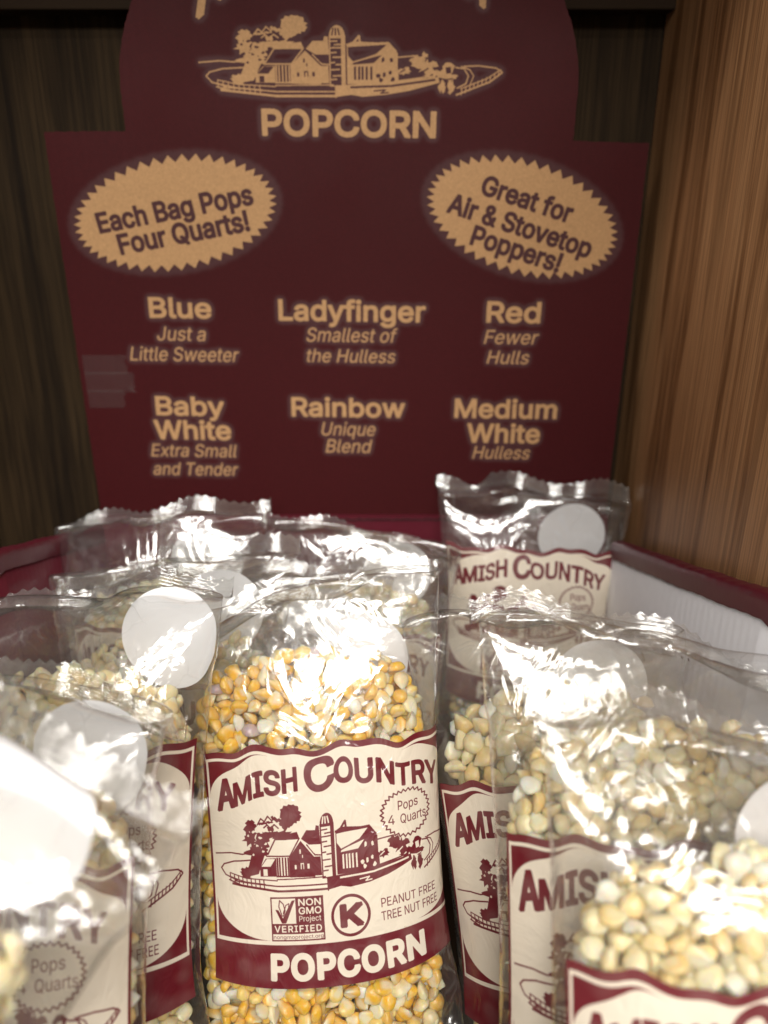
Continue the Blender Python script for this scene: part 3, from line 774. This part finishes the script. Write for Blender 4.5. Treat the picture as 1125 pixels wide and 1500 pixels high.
# ------------------------------------------------------------------ bags
BAGS = []
def bag(label, px, py, d, lean=22, yaw=0, roll=0, seed=1, kind='white', size=1.0, a=4.65, b=1.95, top=3.0, sw=None, zl0=3.4, LHW=9.1, lsh=0.0, disk=(2.2, 2.9), **sim):
    zl1 = zl0+LHW; zf = zl1+top; H = sim.pop('H', zf+5.2)
    cap = 3.2
    P, hx, hz, ncr = simulate(seed, H=H, a=a, b=b, zf=zf, cap=cap, **sim)
    W = hx*P.shape[1]/2
    G = upsample(P); hx2, hz2 = hx/2, hz/2; M, N, _ = G.shape
    # saw-tooth cut edge
    G[-1, ::4, 2] += .09; G[-1, 2::4, 2] -= .07
    R = Matrix.Rotation(math.radians(yaw), 4, 'Z') @ Matrix.Rotation(math.radians(-lean), 4, 'X') @ Matrix.Rotation(math.radians(-roll), 4, 'Y')
    tgt = Vector(unproj(px, py, d)); loc = tgt-(R @ Vector((0, -b, zl1)))
    root = thing('popcorn_bag', label, 'popcorn bag', Matrix.Translation(loc*S) @ R, 'popcorn bags in the display box')
    # film
    ii = np.arange(N); F = []
    r = np.arange(M-1)[:, None]; c = ii[None]
    F = np.stack([r*N+c, r*N+(c+1) % N, (r+1)*N+(c+1) % N, (r+1)*N+c], -1).reshape(-1, 4)
    me = mesh('film', G.reshape(-1, 3), F, M_FILM)
    vcm = np.arange(M)*hz2; sl = np.repeat((np.arange(M) >= M-2*ncr+1).astype(np.float32)[:, None], N, 1)
    U, Vv = np.meshgrid(np.where(ii <= N//2, ii*hx2, (N-ii)*hx2)+seed*7.3, vcm)
    set_uv(me, np.stack([U+0*Vv, Vv], -1).reshape(-1, 2)); 
    at = me.attributes.new('seal', 'FLOAT', 'POINT'); at.data.foreach_set('value', sl.ravel()); obj('film', me, root)
    Gp = np.concatenate([G, G[:, :1]], 1)
    dx = np.roll(G, -1, 1)-np.roll(G, 1, 1); dz = np.gradient(G, axis=0); nr = np.cross(dx, dz); nr /= np.linalg.norm(nr, axis=-1, keepdims=True)+1e-9
    nrp = np.concatenate([nr, nr[:, :1]], 1)
    def surf(x, z, side, off):
        """x,z arrays in cm on the flat bag; side +1 front, -1 back; off outward"""
        ci = (x+W/2)/hx2; ci = ci if side > 0 else N-ci
        ci = np.clip(ci, 0, N-1e-4); ri = np.clip(z/hz2, 0, M-1.001)
        c0 = ci.astype(int); r0 = ri.astype(int); fc = (ci-c0)[..., None]; fr = (ri-r0)[..., None]
        def bl(A): return (A[r0, c0]*(1-fc)+A[r0, c0+1]*fc)*(1-fr)+(A[r0+1, c0]*(1-fc)+A[r0+1, c0+1]*fc)*fr
        return bl(Gp)+bl(nrp)*off
    # label (printed panel)
    nu, nv = 84, 72
    lx, lz = np.meshgrid(lsh+np.linspace(-LW/2, LW/2, nu), np.linspace(zl0, zl1, nv))
    tv = (lz-zl0)/LHW; lz = lz+tv**4*(.13*np.sin(lx*1.7+seed)+.07*np.sin(lx*3.9+seed*2)); lx = lx+tv**3*.05*np.sin(lx*3+seed)
    L = surf(lx, lz, 1, .02)
    r = np.arange(nv-1)[:, None]; c = np.arange(nu-1)[None]
    F = np.stack([r*nu+c, r*nu+c+1, (r+1)*nu+c+1, (r+1)*nu+c], -1).reshape(-1, 4)
    me = mesh('printed_label', L.reshape(-1, 3), F, M_LABEL)
    uu, vv = np.meshgrid(np.linspace(0, 1, nu), np.linspace(0, 1, nv)); set_uv(me, np.stack([uu, vv], -1).reshape(-1, 2)); obj('printed_label', me, root)
    # round sticker inside the back
    cx, cz = disk[0], zl1+disk[1]; ra = np.linspace(0, 2.02, 12); an = np.linspace(0, 2*np.pi, 49)[:-1]
    RA, AN = np.meshgrid(ra, an, indexing='ij'); D = surf(cx+RA*np.cos(AN), cz+RA*np.sin(AN), -1, -.05)
    n1, n2 = RA.shape; F = np.array([(i*n2+j, i*n2+(j+1) % n2, (i+1)*n2+(j+1) % n2, (i+1)*n2+j) for i in range(n1-1) for j in range(n2)])
    me = mesh('round_sticker', D.reshape(-1, 3), F, M_STICK); obj('round_sticker', me, root)
    # ribbed fin seam down the back
    nz = int((H-.6)/.05); zz = np.linspace(.4, H-.1, nz); xs = np.linspace(-.5, .5, 4)
    X, Z = np.meshgrid(xs, zz); D = surf(X, Z, -1, .03); D[..., 1] += .022*np.where(np.arange(nz) % 2 == 0, 1, -1)[:, None]
    r = np.arange(nz-1)[:, None]; c = np.arange(3)[None]; F = np.stack([r*4+c, r*4+c+1, (r+1)*4+c+1, (r+1)*4+c], -1).reshape(-1, 4)
    me = mesh('back_seam', D.reshape(-1, 3), F, M_SEAM); set_uv(me, np.stack([X, Z], -1).reshape(-1, 2)); obj('back_seam', me, root)
    # corn
    K, rng = pack(seed, a, b, zf, cap, zl0, zl1, size)
    mix = MIX[kind]; names = [m[0] for m in mix]; pr = np.array([m[1] for m in mix], float); pr /= pr.sum()
    ks = []
    for p in K:
        q = rng.normal(size=4); q /= np.linalg.norm(q)
        ks.append((p, q, names[rng.choice(len(names), p=pr)], int(rng.integers(len(SHAPES))), rng.uniform(.86, 1.12)*size/(1.3 if size > 1.15 else 1)))
    BAGS.append(dict(root=root, ks=ks, big=size > 1.15, R=R, loc=loc, L=L.reshape(-1, 3), size=size))
    print('bag %-10s bottom z %.1f y %.1f  top %.1f  kernels %d  t=%.1f' % (px, loc.z, loc.y, (loc+R@Vector((0, 0, H)))[2], len(K), time.time()-T0))
    return root

bag('popcorn bag of yellow kernels in sharp focus, centre front, whole label facing out', 447, 1087, 30.2, lean=25, roll=3.5, yaw=1, seed=11, kind='yellow', top=3.3, slack=2.6, bend=1.2, skew=2.6, lsh=1.1, LHW=8.3, zl0=4.2, fs=-1, a=4.75, disk=(2.3, 2.7))
bag('pale kernel popcorn bag just left of the yellow one, its label half hidden', 72, 1097, 28, lean=24, roll=0, seed=12, kind='white', top=2.6, slack=2.2, bend=1.8, skew=2.2, disk=(3.7, 3.7))
bag('small kernel bag between the back left bag and the half hidden left label', 238, 1002, 34.8, lean=20, roll=2, seed=13, kind='small', top=2.2, slack=1.8, bend=1.2, skew=2)
bag('tilted bag of large white kernels leaning against the yellow bag on its right', 826, 1140, 30.3, lean=24, roll=9, yaw=-6, seed=14, kind='white', size=1.28, top=3.4, slack=2.4, bend=1.6, skew=-2.6)
bag('bag lying against the box left corner with its clear sawtooth top over the edge', 228, 912, 41.5, lean=17, roll=2, seed=15, kind='small', top=2.0, slack=1.8, bend=.9, H=20.2, skew=1.2)
bag('blurred bag at lower left whose cream label is cut by the photo edge', -67, 1272, 23, lean=22, roll=0, seed=16, kind='white', top=2.2, slack=2.0, bend=1.6, skew=-2.5, disk=(2.9, 2.5))
bag('bag at the back right whose upright label sits under the clear empty top', 787, 803, 45.4, lean=11, roll=-2, seed=17, kind='white', top=-.6, slack=1.0, bend=.5, disk=(2.6, .5), H=17.2, a=4.45, b=1.7, skew=-.4, fs=-1)
bag('closest blurred bag on the left, tipped sideways with a large white sticker', -335, 1385, 14.6, lean=20, roll=-30, seed=18, kind='small', top=2.0, slack=1.4, bend=2.2, b=1.6, H=18.2, dog=0, skew=0, cr=.03, disk=(2.2, 2.8))
bag('large kernel bag on the right whose label shows a big letter A', 985, 1232, 24, lean=22, roll=0, seed=19, kind='white', size=1.0, top=3.2, slack=2.2, bend=1.6, skew=-3, disk=(3.4, .6))
bag('closest blurred bag at the lower right, only its label top showing', 1150, 1450, 19, lean=22, roll=-2, seed=20, kind='white', size=1.02, top=2.6, slack=2.2, bend=1.8, skew=-2)
bag('bag of dark blue kernels wedged behind the yellow bag', 395, 1010, 38.2, lean=18, roll=-3, seed=21, kind='blue', top=2.4, slack=1.8, bend=.9, skew=.8)
bag('pale bag at the back middle below the torn perforation of the header', 520, 925, 43.2, lean=16, roll=-3, seed=22, kind='small', top=2.4, slack=2.8, bend=.9, H=20.6, skew=-2.0)

# which kernels show: z-buffer of discs
zb = np.full((375, 282), 1e9); idb = np.full((375, 282), -1)
c_, s_ = math.cos(PITCH), math.sin(PITCH)
def project(Pw):
    y, z = Pw[:, 1], Pw[:, 2]-CAMZ
    dd = y*c_-z*s_; v = y*s_+z*c_
    return (562.5+FPX*Pw[:, 0]/dd)/4, (750-FPX*v/dd)/4, dd
for B in BAGS:
    Rn = np.array(B['R'].to_3x3()); B['Rn'] = Rn
    X, Y, D = project(B['L']@Rn.T+np.array(B['loc']))
    for x, y, dd in zip(X, Y, D):
        r = int(.08*FPX/dd/4)+1; x0, x1, y0, y1 = int(max(0, x-r)), int(min(282, x+r+1)), int(max(0, y-r)), int(min(375, y+r+1))
        if x1 > x0 and y1 > y0:
            m = zb[y0:y1, x0:x1] > dd; zb[y0:y1, x0:x1][m] = dd; idb[y0:y1, x0:x1][m] = -1
allk = []
for bi, B in enumerate(BAGS):
    KP = np.array([k[0] for k in B['ks']])@B['Rn'].T+np.array(B['loc']); X, Y, D = project(KP)
    for ki in range(len(KP)):
        allk.append((bi, ki)); r = max(1, .30*B['size']*FPX/D[ki]/4); x, y, dd = X[ki], Y[ki], D[ki]-.2
        x0, x1, y0, y1 = int(max(0, x-r)), int(min(282, x+r+1)), int(max(0, y-r)), int(min(375, y+r+1))
        if x1 > x0 and y1 > y0:
            yy, xx = np.mgrid[y0:y1, x0:x1]; m = (zb[y0:y1, x0:x1] > dd) & ((xx-x)**2+(yy-y)**2 < r*r)
            zb[y0:y1, x0:x1][m] = dd; idb[y0:y1, x0:x1][m] = len(allk)-1
cnt = np.bincount(idb[idb >= 0], minlength=len(allk))
def qmat(q):
    w_, x, y, z = q
    return np.array([[1-2*(y*y+z*z), 2*(x*y-z*w_), 2*(x*z+y*w_)], [2*(x*y+z*w_), 1-2*(x*x+z*z), 2*(y*z-x*w_)], [2*(x*z-y*w_), 2*(y*z+x*w_), 1-2*(x*x+y*y)]])
gi = 0; tot = 0
for bi, B in enumerate(BAGS):
    n = len(B['ks']); cc = cnt[gi:gi+n]; gi += n
    order = np.argsort(-cc)[:300]; solo = set(int(i) for i in order if cc[i] >= 4)
    VV, FF, CC, off = [], [], [], 0
    for ki, (p, q, pal, sh, sc) in enumerate(B['ks']):
        V, F, C, me = kproto(pal, sh, B['big'])
        if ki in solo:
            o = obj('kernel', me, B['root']); o.location = p*S; o.rotation_mode = 'QUATERNION'; o.rotation_quaternion = q; o.scale = (sc,)*3; tot += 1
        else:
            VV.append((V*sc)@qmat(q).T+p); FF.append(F+off); CC.append(C); off += len(V)
    if VV:
        me = kmesh_bl(np.concatenate(VV), np.concatenate(FF), np.concatenate(CC), 'loose_kernels')
        o = obj('loose_kernels', me, B['root']); o['kind'] = 'stuff'
print('single kernels', tot, 'script time %.1f' % (time.time()-T0))
